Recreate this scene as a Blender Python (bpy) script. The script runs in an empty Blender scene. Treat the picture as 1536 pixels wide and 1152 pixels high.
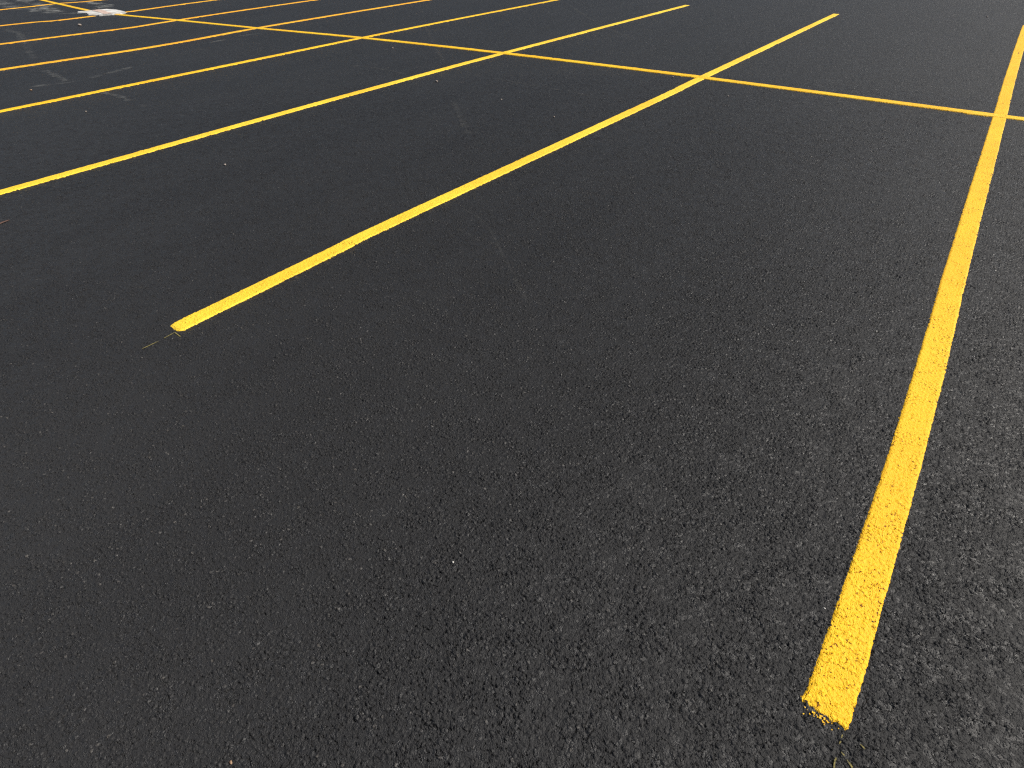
import bpy, bmesh, math, random
import numpy as np
from mathutils import Vector, Matrix, noise as mnoise

random.seed(7)
rng = np.random.default_rng(7)
scene = bpy.context.scene
COL = scene.collection
# the lot: X runs across the bays, Y along the painted bay lines, Z up, metres
CAM = Vector((-0.28342, 0.0, 1.36095))
YAW, PITCH, ROLL, FOC = 0.67514, 0.71456, -0.03343, 1.04261

# ------------------------------------------------------------------ helpers
def mesh_obj(name, verts, faces, mat, parent=None, smooth=True):
    me = bpy.data.meshes.new(name)
    me.from_pydata([tuple(v) for v in verts], [], [tuple(f) for f in faces])
    me.materials.append(mat)
    if smooth:
        me.polygons.foreach_set('use_smooth', [True] * len(me.polygons))
    me.update()
    o = bpy.data.objects.new(name, me)
    COL.objects.link(o)
    if parent: o.parent = parent
    return o

def tag(o, label=None, cat=None, group=None, kind=None):
    if label: o['label'] = label
    if cat: o['category'] = cat
    if group: o['group'] = group
    if kind: o['kind'] = kind
    return o

class NT:
    """small node-tree writer"""
    def __init__(self, tree): self.t = tree; self.n = tree.nodes; self.l = tree.links
    def add(self, kind, **kw):
        nd = self.n.new(kind)
        for k, v in kw.items(): setattr(nd, k, v)
        return nd
    def put(self, sock, v):
        if v is None: return
        if hasattr(v, 'is_output'): self.l.new(v, sock)
        else: sock.default_value = v
    def math(self, op, a, b=None, c=None, clamp=False):
        nd = self.add('ShaderNodeMath', operation=op, use_clamp=clamp)
        for i, v in enumerate((a, b, c)): self.put(nd.inputs[i], v)
        return nd.outputs[0]
    def ramp(self, v, a, b, c=0.0, d=1.0, mode='SMOOTHSTEP'):
        nd = self.add('ShaderNodeMapRange', interpolation_type=mode)
        for i, x in enumerate((v, a, b, c, d)): self.put(nd.inputs[i], x)
        return nd.outputs[0]
    def mix(self, f, a, b):
        nd = self.add('ShaderNodeMix', data_type='RGBA')
        self.put(nd.inputs[0], f); self.put(nd.inputs[6], a); self.put(nd.inputs[7], b)
        return nd.outputs[2]
    def noise(self, vec, scale, detail=2.0, rough=0.5, dims='2D'):
        nd = self.add('ShaderNodeTexNoise', noise_dimensions=dims)
        self.l.new(vec, nd.inputs['Vector'])
        nd.inputs['Scale'].default_value = scale; nd.inputs['Detail'].default_value = detail
        nd.inputs['Roughness'].default_value = rough
        return nd.outputs['Fac']
    def voro(self, vec, scale, feature='F1', rand=1.0):
        nd = self.add('ShaderNodeTexVoronoi', voronoi_dimensions='2D', feature=feature)
        self.l.new(vec, nd.inputs['Vector'])
        nd.inputs['Scale'].default_value = scale; nd.inputs['Randomness'].default_value = rand
        return nd
    def mapping(self, vec, rot=0.0, sc=(1, 1, 1), loc=(0, 0, 0)):
        nd = self.add('ShaderNodeMapping')
        self.l.new(vec, nd.inputs[0]); nd.inputs['Rotation'].default_value = (0, 0, rot)
        nd.inputs['Scale'].default_value = sc; nd.inputs['Location'].default_value = loc
        return nd.outputs[0]

# ---- one node group shared by asphalt and paint: relief of the sealed asphalt in metres
grp = bpy.data.node_groups.new('asphalt_relief', 'ShaderNodeTree')
for nm in ('Height', 'Stone', 'Tint', 'Pit', 'Open'):
    grp.interface.new_socket(nm, in_out='OUTPUT', socket_type='NodeSocketFloat')
g = NT(grp)
pos = g.add('ShaderNodeNewGeometry').outputs['Position']
flat = g.mapping(pos, sc=(1, 1, 0))
# where the surface is closed by the seal coat and where the stones stand open
patch = g.noise(g.mapping(flat, rot=0.35, sc=(1.0, 0.45, 0)), 1.6, 3.0, 0.55)
fine_patch = g.noise(flat, 11.0, 2.0, 0.6)
openness = g.math('ADD', g.ramp(patch, 0.30, 0.72, 0.66, 0.86), g.ramp(fine_patch, 0.36, 0.72, -0.14, 0.34))
warp = g.add('ShaderNodeTexNoise', noise_dimensions='2D')
g.l.new(flat, warp.inputs['Vector']); warp.inputs['Scale'].default_value = 70; warp.inputs['Detail'].default_value = 2
wv = g.add('ShaderNodeVectorMath', operation='MULTIPLY_ADD')
g.l.new(warp.outputs['Color'], wv.inputs[0]); wv.inputs[1].default_value = (0.006, 0.006, 0)
g.l.new(flat, wv.inputs[2])
wp = wv.outputs[0]
v1 = g.voro(wp, 88); v2 = g.voro(wp, 230)
sep1 = g.add('ShaderNodeSeparateColor'); g.l.new(v1.outputs['Color'], sep1.inputs[0])
sep2 = g.add('ShaderNodeSeparateColor'); g.l.new(v2.outputs['Color'], sep2.inputs[0])
dome1 = g.math('MULTIPLY', g.ramp(v1.outputs['Distance'], 0.12, 0.62, 1.0, 0.0), g.math('POWER', sep1.outputs[0], 1.6))
dome2 = g.math('MULTIPLY', g.ramp(v2.outputs['Distance'], 0.1, 0.62, 1.0, 0.0), sep2.outputs[0])
v3 = g.voro(wp, 46)
sep3 = g.add('ShaderNodeSeparateColor'); g.l.new(v3.outputs['Color'], sep3.inputs[0])
dome3 = g.math('MULTIPLY', g.ramp(v3.outputs['Distance'], 0.15, 0.5, 1.0, 0.0), g.ramp(sep3.outputs[0], 0.66, 0.95))
pitn = g.noise(wp, 110.0, 2.0, 0.6)
pit = g.math('MULTIPLY', g.ramp(pitn, 0.60, 0.69), g.ramp(openness, 0.35, 0.95))
grain = g.noise(flat, 460.0, 3.0, 0.7)
h = g.math('MULTIPLY', openness, g.math('ADD', g.math('MULTIPLY', dome1, 0.0040), g.math('ADD', g.math('MULTIPLY', dome2, 0.0020), g.math('MULTIPLY', dome3, 0.0022))))
h = g.math('ADD', h, g.math('MULTIPLY', grain, 0.0010))
h = g.math('ADD', h, g.math('MULTIPLY', g.noise(flat, 22.0, 2.0), 0.0009))
h = g.math('SUBTRACT', h, g.math('MULTIPLY', pit, 0.0055))
go = g.add('NodeGroupOutput')
for nm, sk in (('Height', h), ('Stone', dome1), ('Tint', sep1.outputs[1]), ('Pit', pit), ('Open', openness)):
    g.l.new(sk, go.inputs[nm])

def new_mat(name):
    m = bpy.data.materials.new(name); m.use_nodes = True
    m.node_tree.nodes.clear()
    n = NT(m.node_tree)
    out = n.add('ShaderNodeOutputMaterial')
    b = n.add('ShaderNodeBsdfPrincipled')
    n.l.new(b.outputs[0], out.inputs['Surface'])
    return m, n, b, out

def relief(n):
    nd = n.add('ShaderNodeGroup'); nd.node_tree = grp
    return nd

def displace(m, n, out, height, scale=1.0):
    d = n.add('ShaderNodeDisplacement')
    n.l.new(height, d.inputs['Height']); d.inputs['Midlevel'].default_value = 0.0
    d.inputs['Scale'].default_value = scale
    n.l.new(d.outputs[0], out.inputs['Displacement'])
    m.displacement_method = 'BOTH'

# ---- asphalt
M_ASPH, n, b, out = new_mat('sealed_asphalt')
r = relief(n)
p = n.add('ShaderNodeNewGeometry').outputs['Position']
fl = n.mapping(p, sc=(1, 1, 0))
streak = n.noise(n.mapping(fl, rot=-0.12, sc=(2.4, 0.22, 0)), 1.0, 4.0, 0.55)       # squeegee passes of the seal coat
blotch = n.noise(fl, 0.55, 3.0, 0.5)
base = n.mix(n.ramp(streak, 0.3, 0.7), (0.0170, 0.0171, 0.0182, 1), (0.0196, 0.0197, 0.0208, 1))
base = n.mix(n.ramp(blotch, 0.4, 0.75, 0.0, 0.5), base, (0.0224, 0.0224, 0.0234, 1))
speck = n.noise(fl, 330.0, 2.0, 0.7)
base = n.mix(n.ramp(speck, 0.56, 0.72, 0.0, 0.5), base, (0.044, 0.044, 0.046, 1))
base = n.mix(n.ramp(speck, 0.44, 0.30, 0.0, 0.5), base, (0.007, 0.007, 0.007, 1))
bare = n.math('MULTIPLY', n.ramp(r.outputs['Stone'], 0.45, 0.85), n.ramp(r.outputs['Tint'], 0.86, 0.97))
base = n.mix(n.math('MULTIPLY', bare, 0.38), base, (0.13, 0.118, 0.105, 1))          # stones worn bare
n.put(b.inputs['Base Color'], base)
n.put(b.inputs['Roughness'], n.ramp(r.outputs['Tint'], 0.45, 1.0, 0.54, 0.37))
b.inputs['Diffuse Roughness'].default_value = 0.8
n.put(b.inputs['Specular IOR Level'], n.ramp(r.outputs['Tint'], 0.55, 1.0, 0.22, 0.36))
displace(M_ASPH, n, out, r.outputs['Height'])

# ---- yellow line paint
def paint(name, deep, pale, wear):
    m, n, b, out = new_mat(name)
    r = relief(n)
    p = n.add('ShaderNodeNewGeometry').outputs['Position']
    fl = n.mapping(p, sc=(1, 1, 0))
    thick = n.noise(fl, 1.1, 3.0, 0.55)
    col = n.mix(n.ramp(thick, 0.32, 0.68), deep, pale)
    col = n.mix(n.ramp(n.noise(fl, 240.0, 2.0, 0.6), 0.35, 0.7, 0.0, 0.3), col, (pale[0], pale[1] * 1.12, pale[2] * 3.5, 1))
    hole = n.math('MULTIPLY', n.ramp(r.outputs['Pit'], 0.80, 0.97), wear)                # open pores the paint did not bridge
    film = n.ramp(n.noise(fl, 90.0, 3.0, 0.6), 0.66, 0.78, 0.0, 0.2 * wear)             # thin spots
    hole = n.math('MAXIMUM', hole, film)
    col = n.mix(hole, col, (0.16, 0.055, 0.006, 1))
    n.put(b.inputs['Base Color'], col)
    n.put(b.inputs['Roughness'], 0.6)
    b.inputs['Specular IOR Level'].default_value = 0.2
    displace(m, n, out, r.outputs['Height'], 0.62)
    return m
M_YEL = paint('yellow_line_paint', (0.80, 0.425, 0.010, 1), (0.82, 0.475, 0.013, 1), 1.0)
M_LEM = paint('lemon_line_paint', (0.82, 0.48, 0.022, 1), (0.84, 0.58, 0.036, 1), 0.35)
M_GOLD = paint('golden_line_paint', (0.81, 0.44, 0.014, 1), (0.82, 0.50, 0.018, 1), 0.1)
M_YEL_THIN = paint('thin_yellow_line_paint', (0.77, 0.36, 0.018, 1), (0.80, 0.42, 0.022, 1), 0.2)

def simple_mat(name, c0, c1, scale, rough, bump=0.0):
    m, n, b, out = new_mat(name)
    tc = n.add('ShaderNodeNewGeometry').outputs['Position']
    f = n.noise(tc, scale, 4.0, 0.6, '3D')
    n.put(b.inputs['Base Color'], n.mix(n.ramp(f, 0.35, 0.65), c0, c1))
    b.inputs['Roughness'].default_value = rough
    if bump:
        bp = n.add('ShaderNodeBump'); bp.inputs['Strength'].default_value = 0.6; bp.inputs['Distance'].default_value = bump
        n.l.new(f, bp.inputs['Height']); n.l.new(bp.outputs[0], b.inputs['Normal'])
    return m
M_CONC = simple_mat('pale_concrete', (0.32, 0.32, 0.31, 1), (0.66, 0.65, 0.62, 1), 5.0, 0.85, 0.004)
M_PINK = simple_mat('faded_pink_line', (0.40, 0.28, 0.23, 1), (0.55, 0.43, 0.37, 1), 14.0, 0.8)
M_CHALK = simple_mat('yellow_chalk', (0.08, 0.07, 0.025, 1), (0.24, 0.20, 0.06, 1), 300.0, 0.9)
M_PEB = simple_mat('pale_stone', (0.20, 0.165, 0.14, 1), (0.30, 0.26, 0.23, 1), 60.0, 0.8)
M_WPEB = simple_mat('white_stone', (0.45, 0.44, 0.40, 1), (0.65, 0.63, 0.58, 1), 120.0, 0.6)
M_TAN = simple_mat('tan_stone', (0.16, 0.085, 0.05, 1), (0.30, 0.20, 0.12, 1), 120.0, 0.7)
M_RED = simple_mat('reddish_leaf', (0.055, 0.026, 0.018, 1), (0.085, 0.042, 0.028, 1), 40.0, 0.7)

def scuff_mat(name, colour, cover, grain):
    """dusty residue: covers the asphalt in grains"""
    m, n, b, out = new_mat(name)
    p = n.add('ShaderNodeNewGeometry').outputs['Position']
    fl = n.mapping(p, sc=(1, 1, 0))
    uv = n.add('ShaderNodeUVMap').outputs[0]
    sx = n.add('ShaderNodeSeparateXYZ'); n.l.new(uv, sx.inputs[0])
    edge = n.math('SUBTRACT', 1.0, n.math('ABSOLUTE', n.math('MULTIPLY_ADD', sx.outputs[0], 2.0, -1.0)))
    soft = n.ramp(edge, 0.0, 0.7)
    ends = n.ramp(n.math('SUBTRACT', 1.0, n.math('ABSOLUTE', n.math('MULTIPLY_ADD', sx.outputs[1], 2.0, -1.0))), 0.0, 0.25)
    tex = n.math('MULTIPLY', n.ramp(n.noise(fl, grain, 4.0, 0.65), 0.28, 0.72), n.ramp(n.noise(fl, grain * 0.2, 2.0), 0.3, 0.6))
    a = n.math('MULTIPLY', n.math('MULTIPLY', n.math('MULTIPLY', soft, ends), tex), cover)
    n.put(b.inputs['Base Color'], colour); n.put(b.inputs['Alpha'], a)
    b.inputs['Roughness'].default_value = 0.9
    return m
M_SCUFF = scuff_mat('white_dust', (0.17, 0.175, 0.17, 1), 0.30, 7.0)
M_DUST = scuff_mat('thick_white_dust', (0.30, 0.31, 0.30, 1), 0.6, 5.0)
M_FAINT = scuff_mat('faint_scrape', (0.07, 0.07, 0.068, 1), 0.28, 14.0)

# ------------------------------------------------------------------ pavement: one sheet to the horizon
fwd_ang = math.pi / 2 + YAW
half = math.radians(75)
fine = np.arange(-half, half, 0.0024)
coarse = np.linspace(half, 2 * math.pi - half, 60)
ang = fwd_ang + np.concatenate([fine, coarse[:-1]])
radii = [0.02, 0.08, 0.14, 0.18]
while radii[-1] < 7.0: radii.append(radii[-1] + max(0.003, radii[-1] * 0.0028))
while radii[-1] < 25.0: radii.append(radii[-1] * 1.02)
while radii[-1] < 900.0: radii.append(radii[-1] * 1.25)
R = np.array(radii); nA, nR = len(ang), len(R)
X = CAM.x + R[:, None] * np.cos(ang)[None, :]
Y = CAM.y + R[:, None] * np.sin(ang)[None, :]
co = np.zeros((nR * nA + 1, 3), np.float32)
co[:-1, 0] = X.ravel(); co[:-1, 1] = Y.ravel(); co[-1] = (CAM.x, CAM.y, 0)
i = np.arange(nR - 1)[:, None] * nA; j = np.arange(nA)[None, :]; jn = (j + 1) % nA
quads = np.stack([i + j, i + nA + j, i + nA + jn, i + jn], -1).reshape(-1, 4)
tris = np.stack([np.full(nA, nR * nA), np.arange(nA), (np.arange(nA) + 1) % nA], -1)
me = bpy.data.meshes.new('pavement')
nq, nt = len(quads), len(tris)
me.vertices.add(len(co)); me.vertices.foreach_set('co', co.ravel())
me.loops.add(nq * 4 + nt * 3)
me.loops.foreach_set('vertex_index', np.concatenate([quads.ravel(), tris.ravel()]).astype(np.int32))
me.polygons.add(nq + nt)
me.polygons.foreach_set('loop_start', np.concatenate([np.arange(nq) * 4, nq * 4 + np.arange(nt) * 3]).astype(np.int32))
me.polygons.foreach_set('use_smooth', np.ones(nq + nt, bool))
me.update(calc_edges=True); me.validate()
me.materials.append(M_ASPH)
pav = bpy.data.objects.new('pavement', me); COL.objects.link(pav)
tag(pav, 'freshly sealed black asphalt of the parking lot', kind='structure')

# ------------------------------------------------------------------ painted lines
def resample(pts, step_fn):
    P = [Vector((p[0], p[1], 0)) for p in pts]
    # Catmull-Rom through the points
    dense = []
    for k in range(len(P) - 1):
        p0 = P[max(k - 1, 0)]; p1 = P[k]; p2 = P[k + 1]; p3 = P[min(k + 2, len(P) - 1)]
        if k == 0: p0 = 2 * p1 - p2
        if k == len(P) - 2: p3 = 2 * p2 - p1
        m = max(2, int((p2 - p1).length / 0.05))
        for q in range(m):
            t = q / m
            dense.append(0.5 * ((2 * p1) + (p2 - p0) * t + (2 * p0 - 5 * p1 + 4 * p2 - p3) * t * t + (3 * p1 - p0 - 3 * p2 + p3) * t ** 3))
    dense.append(P[-1])
    out = [dense[0]]; need = step_fn(dense[0]); acc = 0.0; prev = dense[0]
    for nx in dense[1:]:
        seg = (nx - prev).length
        while acc + seg >= need:
            prev = prev.lerp(nx, (need - acc) / seg); seg = (nx - prev).length
            out.append(prev.copy()); acc = 0.0; need = step_fn(prev)
        acc += seg; prev = nx
    out.append(dense[-1])
    return out

def wob(s, seed, amp, f):
    return amp * (mnoise.noise(Vector((s * f, seed * 7.3, 0.5))) )

def stripe(name, pts, width, mat, seed, ragged=(0.004, 0.004), z=0.0035, flare=0.0, rounded=0.0):
    """a painted film: rounded shoulders, slightly wandering ragged edges"""
    step = lambda p: max(0.0045, 0.0042 * (p - CAM.xy.to_3d()).length)
    C = resample(pts, step)
    nC = 24
    ts = np.linspace(-1, 1, nC)
    verts = []; faces = []; s = 0.0
    N = len(C)
    total = sum((C[k + 1] - C[k]).length for k in range(N - 1))
    for k, c in enumerate(C):
        d = (C[min(k + 1, N - 1)] - C[max(k - 1, 0)]).normalized()
        nr = Vector((d.y, -d.x, 0))                       # to the right of travel
        if k: s += (C[k] - C[k - 1]).length
        fine_amp = 0.0013
        wl = width / 2 + wob(s, seed, 0.002, 1.3) + wob(s, seed + 1, fine_amp, 90) + wob(s, seed + 2, 0.0015, 14)
        wr = width / 2 + wob(s, seed + 3, 0.002, 1.3) + wob(s, seed + 4, fine_amp, 90) + wob(s, seed + 5, 0.0015, 14)
        e0 = max(0.0, 1 - s / 0.05); e1 = max(0.0, 1 - (total - s) / 0.05)
        if flare: wl += flare * max(0.0, 1 - s / 0.03)
        if rounded and s < rounded:
            cut = width * 0.32 * (1 - math.sqrt(max(0.0, 1 - (1 - s / rounded) ** 2)))
            wl -= cut * 0.6; wr -= cut
        for q, t in enumerate(ts):
            a = (wl if t < 0 else wr) * t
            zz = z * min(1.0, 0.35 + s / 0.035, 0.35 + (total - s) / 0.035)
            if q in (1, nC - 2): zz *= 0.6
            if q in (0, nC - 1): zz = -0.002
            if k in (0, N - 1): zz = -0.002
            jag = 0.0
            if e0: jag -= e0 * (ragged[0] * (0.5 + mnoise.noise(Vector((a * 140, seed, 3.1))) + 0.6 * mnoise.noise(Vector((a * 420, seed, 9.1)))))
            if e1: jag += e1 * (ragged[1] * (0.5 + mnoise.noise(Vector((a * 140, seed, 5.1)))))
            v = c + nr * a + d * jag
            verts.append((v.x, v.y, zz))
    for k in range(N - 1):
        for q in range(nC - 1):
            a = k * nC + q
            faces.append((a, a + 1, a + nC + 1, a + nC))
    return mesh_obj(name, verts, faces, mat)

GRP = 'yellow lines between the parking bays'
PITCHX = 2.74
S = [
    # centre lines from near end to far end
    ([(-0.007, 0.735), (-0.002, 1.05), (0.006, 1.64), (0.006, 2.3), (-0.002, 3.3), (-0.005, 5.45), (-0.006, 6.47), (-0.012, 8.73), (0.0, 12.10)],
     'widest looking yellow bay line, nearest the camera, with a ragged near end'),
    ([(-2.737, 0.625), (-2.742, 1.03), (-2.752, 1.60), (-2.756, 2.05), (-2.690, 5.63), (-2.692, 6.53), (-2.638, 12.24)],
     'bright lemon yellow bay line with a rounded near end, second nearest the camera'),
    ([(-5.43, -0.4), (-5.452, 0.74), (-5.514, 2.93), (-5.533, 4.68), (-5.530, 6.6), (-5.417, 12.4)],
     'third nearest yellow bay line, its far end showing at the top of the photo'),
    ([(-8.16, -0.4), (-8.189, 1.54), (-8.29, 4.75), (-8.36, 6.3), (-8.40, 9.0), (-8.396, 12.3)],
     'fourth nearest yellow bay line, between the lemon lines and the thin orange ones'),
    ([(-10.98, -0.4), (-10.903, 2.33), (-10.78, 4.4), (-11.03, 6.35), (-11.14, 8.37), (-11.235, 10.89), (-11.27, 12.3)],
     'fifth nearest yellow bay line, just in front of the dashed white scuffs'),
    ([(-13.68, -0.4), (-13.61, 3.12), (-13.55, 4.4), (-13.48, 5.2), (-13.63, 5.97), (-13.85, 7.6), (-14.01, 9.76), (-14.05, 12.3)],
     'thin orange bay line crossing the cross line just in front of the pale concrete patch'),
    ([(-16.6, -0.4), (-16.54, 3.97), (-16.30, 4.88), (-16.30, 5.6), (-16.34, 6.42), (-16.56, 7.52), (-16.72, 8.82), (-16.9, 12.3)],
     'thin orange bay line running straight through the pale concrete patch'),
    ([(-20.4, -0.4), (-20.32, 5.12), (-20.45, 6.36), (-20.15, 7.43), (-20.2, 12.3)],
     'farthest yellow bay line, behind the pale concrete patch, crossed by white scuffs'),
]
for k, (pts, lab) in enumerate(S):
    o = stripe('parking_line', pts, 0.1 if k < 2 else (0.105 if k < 4 else 0.125), M_YEL if k == 0 else (M_LEM if k < 3 else (M_GOLD if k == 3 else M_YEL_THIN)), 11 * k + 3,
               ragged=(0.006, 0.004) if k == 0 else (0.002, 0.006), flare=0.009 if k == 0 else 0.0, rounded=0.035 if k == 1 else 0.0, z=0.0040 if k == 0 else 0.0062)
    tag(o, lab, 'bay line', GRP)
cross = [(6.0, 6.40), (0.16, 6.395), (-0.06, 6.40), (-0.6, 6.43), (-2.70, 6.535), (-2.92, 6.55), (-5.56, 6.60), (-8.35, 6.535),
         (-11.07, 6.345), (-13.69, 6.205), (-15.6, 6.08), (-17.18, 6.045), (-20.17, 6.37), (-22.19, 6.61), (-28.0, 7.3)]
o = stripe('cross_line', cross, 0.112, M_GOLD, 301, z=0.0076)
tag(o, 'long yellow line crossing every bay line at right angles', 'cross line')

# paint flecks and thin chalk guides at the near ends
def ribbon(name, polys, width, mat, z=0.004, gap=0.0, seed=1, uv=False, parent=None):
    rnd = random.Random(seed); verts = []; faces = []; uvs = []
    for pts in polys:
        C = resample(pts, lambda p: max(0.006, 0.01 * (p - CAM.xy.to_3d()).length))
        N = len(C); base = len(verts); run = 0
        for k, c in enumerate(C):
            d = (C[min(k + 1, N - 1)] - C[max(k - 1, 0)]).normalized(); nr = Vector((d.y, -d.x, 0))
            w = width * (0.5 + 0.25 * rnd.uniform(-1, 1))
            sh = rnd.uniform(-0.3, 0.3) * width if not uv else 0
            for q, t in enumerate((-1, 1)):
                v = c + nr * (t * w + sh); verts.append((v.x, v.y, z)); uvs.append(((t + 1) / 2, k / (N - 1)))
        for k in range(N - 1):
            if gap and rnd.random() < gap: continue
            a = base + 2 * k; faces.append((a, a + 1, a + 3, a + 2))
    o = mesh_obj(name, verts, faces, mat, parent)
    if uv:
        lay = o.data.uv_layers.new(name='UVMap')
        for lp in o.data.loops: lay.data[lp.index].uv = uvs[lp.vertex_index]
    return o

def flake_patch(parent, spots, mat):
    verts = []; faces = []
    for (x, y, r) in spots:
        base = len(verts); m = 6; a0 = random.random() * 6.28
        for q in range(m):
            a = a0 + q * 2 * math.pi / m; rr = r * random.uniform(0.5, 1.2)
            verts.append((x + rr * math.cos(a), y + rr * math.sin(a), 0.0035))
        faces.append(tuple(range(base, base + m)))
    return mesh_obj('paint_fleck', verts, faces, mat, parent)

lines = [o for o in COL.objects if o.name.startswith('parking_line')]
near_line = next(o for o in lines if 'nearest the camera, with' in o['label'])
spots = []
for q in range(40):
    t = random.gauss(-0.012, 0.018)
    spots.append((t, 0.729 - abs(random.gauss(0, 0.008)), random.uniform(0.0008, 0.0024)))
ff = flake_patch(near_line, spots, M_YEL)

GUIDE = 'thin yellow chalk guides at the line ends'
o = ribbon('chalk_guide', [[(0.032, 0.717), (0.031, 0.692), (0.031, 0.674), (0.032, 0.642), (0.036, 0.58)],
                           [(0.031, 0.685), (0.045, 0.677), (0.062, 0.665), (0.078, 0.652)],
                           [(0.043, 0.723), (0.061, 0.721), (0.076, 0.717)]], 0.0026, M_CHALK, gap=0.55, seed=3)
tag(o, 'broken thin yellow chalk strokes below the ragged end of the nearest line', 'chalk mark', GUIDE)
o = ribbon('chalk_guide', [[(-2.705, 0.616), (-2.699, 0.545), (-2.702, 0.471)], [(-2.705, 0.616), (-2.652, 0.615)]], 0.0036, M_CHALK, gap=0.12, seed=5)
tag(o, 'thin yellow chalk stroke running on from the rounded end of the lemon line', 'chalk mark', GUIDE)

SC = 'white dusty scuffs on the asphalt'
def scuff(polys, w, lab, mat=None, cat='scuff', name='dust_scuff', grp=SC):
    for pl in polys:
        tag(ribbon(name, [pl], w, mat or M_SCUFF, z=0.0046, uv=True), lab, cat, grp)
scuff([[(-23.5, 5.9), (-22.003, 5.679), (-20.589, 5.51), (-19.345, 5.482), (-18.207, 5.456), (-17.493, 5.525)]], 0.5,
      'white dusty trail from the photo corner to just in front of the concrete patch', M_DUST)
scuff([[(-24.0, 6.5), (-22.81, 6.359), (-21.584, 6.179), (-20.283, 5.939), (-18.879, 5.687), (-17.724, 5.609), (-17.1, 5.72)]], 0.45,
      'white dusty trail crossing the farthest bay line and ending at the concrete patch', M_DUST)
scuff([[(-21.5, 6.95), (-20.75, 6.937), (-20.16, 6.931), (-19.456, 6.904), (-18.882, 6.837), (-18.083, 6.591), (-17.7, 6.38)],
       [(-18.882, 6.837), (-18.42, 6.808), (-17.95, 6.66)]], 0.36, 'white dusty trail behind the concrete patch, bending down to it', M_DUST)
scuff([[(-16.1, 3.98), (-15.5, 3.80), (-14.868, 3.78), (-14.003, 3.563), (-12.05, 3.066), (-11.308, 2.886)]], 0.16,
      'pale hooked scuff between the two thin orange lines at the left of the photo')
scuff([[(-10.9, 2.68), (-9.977, 2.62), (-9.1, 2.53)]], 0.11, 'short pale scuff meeting the start of the dashed trail')
scuff([[(-9.27, 2.15), (-9.146, 2.369), (-9.07, 2.58)], [(-9.10, 2.75), (-9.24, 3.04)], [(-9.234, 2.95), (-9.225, 3.097), (-9.33, 3.22)],
       [(-9.23, 3.14), (-9.38, 3.40)], [(-9.63, 3.64), (-9.72, 3.99)]], 0.12, 'dashed pale trail beside the fourth bay line, its nearer half')
scuff([[(-9.86, 4.36), (-9.79, 4.50)], [(-9.9, 4.53), (-9.781, 4.604), (-9.56, 4.578)], [(-10.27, 5.0), (-10.35, 5.37)], [(-10.48, 5.62), (-10.34, 6.05)]], 0.12,
      'short pale dashes between the fourth and fifth bay lines towards the cross line')
scuff([[(-8.25, 2.49), (-7.803, 2.534), (-7.314, 2.495), (-6.95, 2.47)]], 0.09, 'faint pale scuff just in front of the fourth bay line')
FS = 'faint scrapes across the bays'
scuff([[(-11.4, 10.86), (-8.265, 7.918), (-6.536, 6.35), (-5.7, 5.65)], [(-4.45, 4.39), (-3.956, 3.948), (-3.4, 3.47)]], 0.07,
      'long faint scrape cutting across the cross line towards the lemon line', M_FAINT, 'scrape', 'tyre_scrape', FS)
scuff([[(-5.2, 4.89), (-4.82, 5.0)], [(-4.75, 5.34), (-4.175, 5.293), (-3.804, 5.265), (-3.3, 5.22)]], 0.06,
      'faint arc shaped scrape in the bay beside the pale stone', M_FAINT, 'scrape', 'tyre_scrape', FS)
scuff([[(-8.2, 12.1), (-5.515, 9.264), (-4.2, 8.2)]], 0.09, 'faint scrape beyond the cross line near the top of the photo', M_FAINT, 'scrape', 'tyre_scrape', FS)
scuff([[(-7.0, 4.955), (-6.388, 5.036), (-5.7, 4.975)]], 0.07, 'short faint scrape between the third and fourth bay lines', M_FAINT, 'scrape', 'tyre_scrape', FS)
scuff([[(-2.85, 2.40), (-2.34, 2.312), (-1.876, 1.978), (-1.45, 1.64)], [(-2.38, 2.145), (-2.15, 2.09)]], 0.03,
      'faint curved scrape just right of the lemon line', M_FAINT, 'scrape', 'tyre_scrape', FS)

# ------------------------------------------------------------------ pale concrete patch in the pavement
out_px = [(-16.7 + (a + 16.7) * 0.97, 6.0 + (b - 6.0) * 0.82) for a, b in [(-17.45, 5.70), (-17.40, 6.05), (-17.36, 6.26), (-17.25, 6.44), (-16.92, 6.50), (-16.55, 6.45), (-16.20, 6.40), (-16.05, 6.30),
          (-15.98, 6.15), (-16.04, 5.95), (-16.10, 5.82), (-16.14, 5.66), (-16.42, 5.52), (-16.85, 5.66), (-17.2, 5.60)]]
root = bpy.data.objects.new('concrete_patch', None); COL.objects.link(root); root.location = (-16.7, 6.0, 0)
tag(root, 'pale concrete patch where the cross line meets a thin orange line', 'concrete patch')
bm = bmesh.new()
vs = [bm.verts.new((x + 16.7, y - 6.0, 0.0)) for x, y in reversed(out_px)]
f = bm.faces.new(vs); bm.normal_update()
if f.normal.z < 0: f.normal_flip()
ret = bmesh.ops.extrude_face_region(bm, geom=[f])
for v in [e for e in ret['geom'] if isinstance(e, bmesh.types.BMVert)]: v.co.z += 0.028
bmesh.ops.recalc_face_normals(bm, faces=bm.faces)
bmesh.ops.bevel(bm, geom=[e for e in bm.edges if all(v.co.z > 0.02 for v in e.verts)], offset=0.02, segments=2, affect='EDGES')
me = bpy.data.meshes.new('slab'); bm.to_mesh(me); bm.free(); me.materials.append(M_CONC)
slab = bpy.data.objects.new('slab', me); COL.objects.link(slab); slab.parent = root
def local(pts): return [(x + 16.7, y - 6.0) for x, y in pts]
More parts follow.
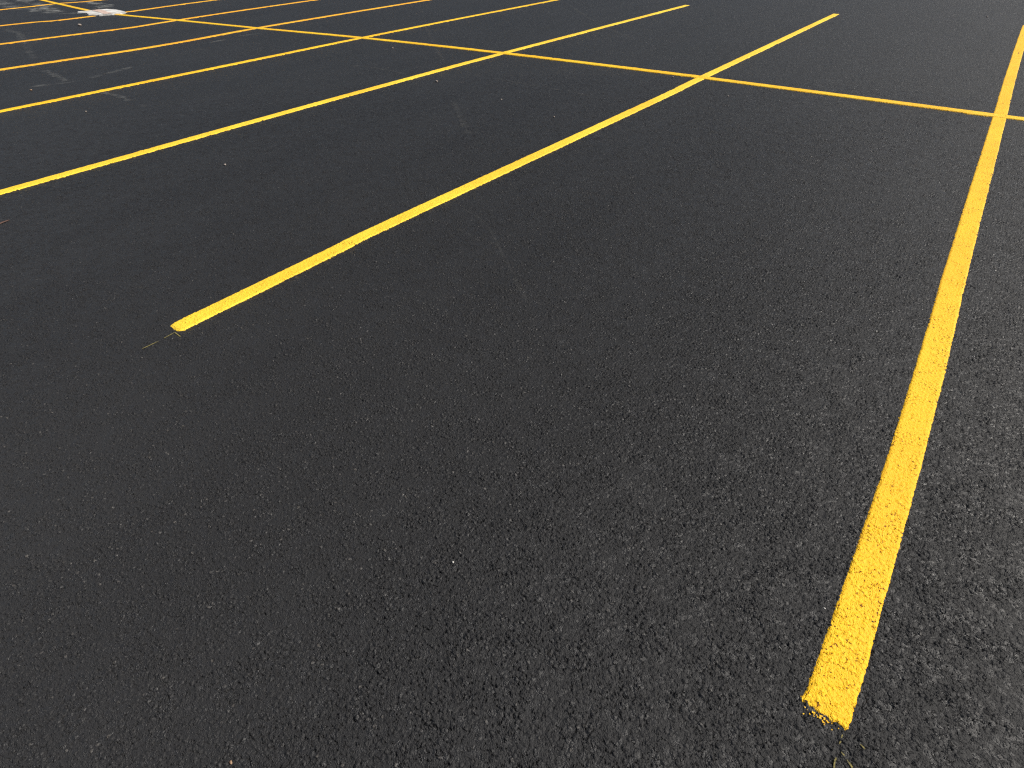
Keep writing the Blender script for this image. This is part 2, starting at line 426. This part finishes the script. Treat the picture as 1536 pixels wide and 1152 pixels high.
def band(name, pts, w, mat, z):
    P = local(pts); verts = []; faces = []
    for k in range(len(P) - 1):
        for s_ in range(9):
            t = s_ / 8 if k == len(P) - 2 else s_ / 9
            if k < len(P) - 2 and s_ == 8: continue
            x = P[k][0] + (P[k + 1][0] - P[k][0]) * t; y = P[k][1] + (P[k + 1][1] - P[k][1]) * t
            for sd in (-1, 1): verts.append((x, y + sd * w * (0.5 + 0.12 * random.uniform(-1, 1)), z))
    for k in range(len(verts) // 2 - 1): faces.append((2 * k, 2 * k + 1, 2 * k + 3, 2 * k + 2))
    return mesh_obj(name, verts, faces, mat, root)
band('faded_line', [(-17.30, 6.10), (-16.9, 6.06), (-16.5, 5.98), (-16.14, 5.93)], 0.17, M_PINK, 0.032)

# ------------------------------------------------------------------ small stones and litter
def stone(name, x, y, size, mat, flatness=0.6, seed=1, z=0.002):
    bm = bmesh.new(); bmesh.ops.create_icosphere(bm, subdivisions=2, radius=size / 2)
    rx = random.Random(seed); ax = rx.uniform(0.75, 1.3)
    for v in bm.verts:
        k = 1 + 0.35 * mnoise.noise(v.co.normalized() * 1.4 + Vector((seed * 3.1, 0, 0)))
        v.co = Vector((v.co.x * ax * k, v.co.y * k / ax, v.co.z * flatness * k))
    me = bpy.data.meshes.new(name); bm.to_mesh(me); bm.free(); me.materials.append(mat)
    me.polygons.foreach_set('use_smooth', [True] * len(me.polygons))
    o = bpy.data.objects.new(name, me); COL.objects.link(o)
    o.location = (x, y, size * flatness * 0.34 + z); o.rotation_euler.z = rx.uniform(0, 6.28)
    return o
PG = 'small loose stones on the asphalt'
for k, (x, y, sz, mat, lab) in enumerate([
    (-5.137, 4.878, 0.036, M_PEB, 'pale stone at the left end of the faint arc shaped scrape'),
    (-4.003, 4.627, 0.020, M_PEB, 'small pale stone in the bay just below the faint arc shaped scrape'),
    (-3.204, 4.388, 0.022, M_PEB, 'small pale stone close beside the lemon line, above its middle'),
    (-7.192, 6.116, 0.030, M_PEB, 'small stone just in front of the cross line, between the third and fourth bay lines'),
    (-2.976, 6.403, 0.022, M_PEB, 'tiny stone just left of where the lemon line meets the cross line'),
    (-4.604, 1.97, 0.022, M_PEB, 'pale stone alone on the dark asphalt below the third bay line'),
    (-7.353, 2.043, 0.020, M_PEB, 'tiny stone between the third and fourth bay lines, left of the faint scuff'),
    (-9.02, 2.094, 0.030, M_TAN, 'tan stone beside the nearer end of the dashed pale trail'),
    (-14.806, 4.816, 0.085, M_PEB, 'pale stone in front of the concrete patch, between the thin orange lines'),
    (-0.535, 12.787, 0.035, M_PEB, 'farthest stone, alone beyond the cross line at the top right'),
    (-2.159, 5.892, 0.018, M_PEB, 'tiny stone just in front of the cross line, right of the lemon line'),
    (-0.932, 0.518, 0.0065, M_WPEB, 'tiny bright white stone alone on the dark asphalt in the foreground'),
    (-0.997, -0.124, 0.008, M_TAN, 'tiny orange tan stone at the bottom edge of the photo'),
    (-0.072, 0.993, 0.005, M_WPEB, 'tiny white stone touching the left side of the nearest line'),
]):
    tag(stone('pebble', x, y, sz * 0.85, mat, seed=k + 2), lab, 'stone', PG)
# dry reddish twig at the left edge
C = [Vector((-4.800, 0.545, 0.006)), Vector((-4.808, 0.575, 0.008)), Vector((-4.812, 0.595, 0.008)), Vector((-4.820, 0.615, 0.006))]
verts = []; faces = []
for k, c in enumerate(C):
    for q in range(6):
        a = q * math.pi / 3; rr = (0.006, 0.008, 0.007, 0.003)[k]
        verts.append((c.x + rr * math.cos(a), c.y, c.z + rr * 0.5 * math.sin(a)))
for k in range(3):
    for q in range(6): faces.append((k * 6 + q, k * 6 + (q + 1) % 6, k * 6 + 6 + (q + 1) % 6, k * 6 + 6 + q))
faces += [tuple(range(6)), tuple(range(18, 24))]
tag(mesh_obj('twig', verts, faces, M_RED), 'short dry reddish twig lying at the left edge of the photo', 'twig')

# ------------------------------------------------------------------ camera
cy, sy = math.cos(YAW), math.sin(YAW); cp, sp = math.cos(PITCH), math.sin(PITCH); cr, sr = math.cos(ROLL), math.sin(ROLL)
right = Vector((cy, sy, 0)); ahead = Vector((-sy, cy, 0)); zup = Vector((0, 0, 1))
upv = cp * zup + sp * ahead; look = cp * ahead - sp * zup
rx = cr * right + sr * upv; ux = -sr * right + cr * upv
cam = bpy.data.cameras.new('camera'); co_ = bpy.data.objects.new('camera', cam); COL.objects.link(co_)
m = Matrix((rx, ux, -look)).transposed().to_4x4(); m.translation = CAM
co_.matrix_world = m
cam.sensor_width = 36; cam.lens = 18 * FOC; cam.clip_start = 0.05; cam.clip_end = 3000
scene.camera = co_

# ------------------------------------------------------------------ daylight
SUN_EL = math.radians(44)
sun_dir = (0.995 * right + 0.08 * ahead).normalized()
az = math.atan2(sun_dir.x, sun_dir.y)                     # clockwise from +Y
sd = Vector((sun_dir.x * math.cos(SUN_EL), sun_dir.y * math.cos(SUN_EL), math.sin(SUN_EL)))
w = bpy.data.worlds.new('World'); scene.world = w; w.use_nodes = True
wn = w.node_tree; bg = wn.nodes['Background']
sky = wn.nodes.new('ShaderNodeTexSky'); sky.sky_type = 'NISHITA'; sky.sun_disc = False
sky.dust_density = 3.0; sky.ozone_density = 0.5; sky.sun_elevation = SUN_EL; sky.sun_rotation = az
wn.links.new(sky.outputs[0], bg.inputs[0]); bg.inputs[1].default_value = 0.055
sl = bpy.data.lights.new('sun', 'SUN'); sl.energy = 4.4; sl.angle = math.radians(0.53); sl.color = (1.0, 0.95, 0.87)
so = bpy.data.objects.new('sun', sl); COL.objects.link(so)
so.rotation_euler = sd.to_track_quat('Z', 'Y').to_euler(); so.location = sd * 30

scene.view_settings.view_transform = 'Standard'; scene.view_settings.look = 'None'
scene.view_settings.exposure = 0.45; scene.view_settings.gamma = 1.0
scene.cycles.max_bounces = 4
scene.cycles.sample_clamp_direct = 2.5
scene.cycles.sample_clamp_indirect = 2.0
scene.cycles.use_denoising = False
scene.cycles.filter_width = 1.25
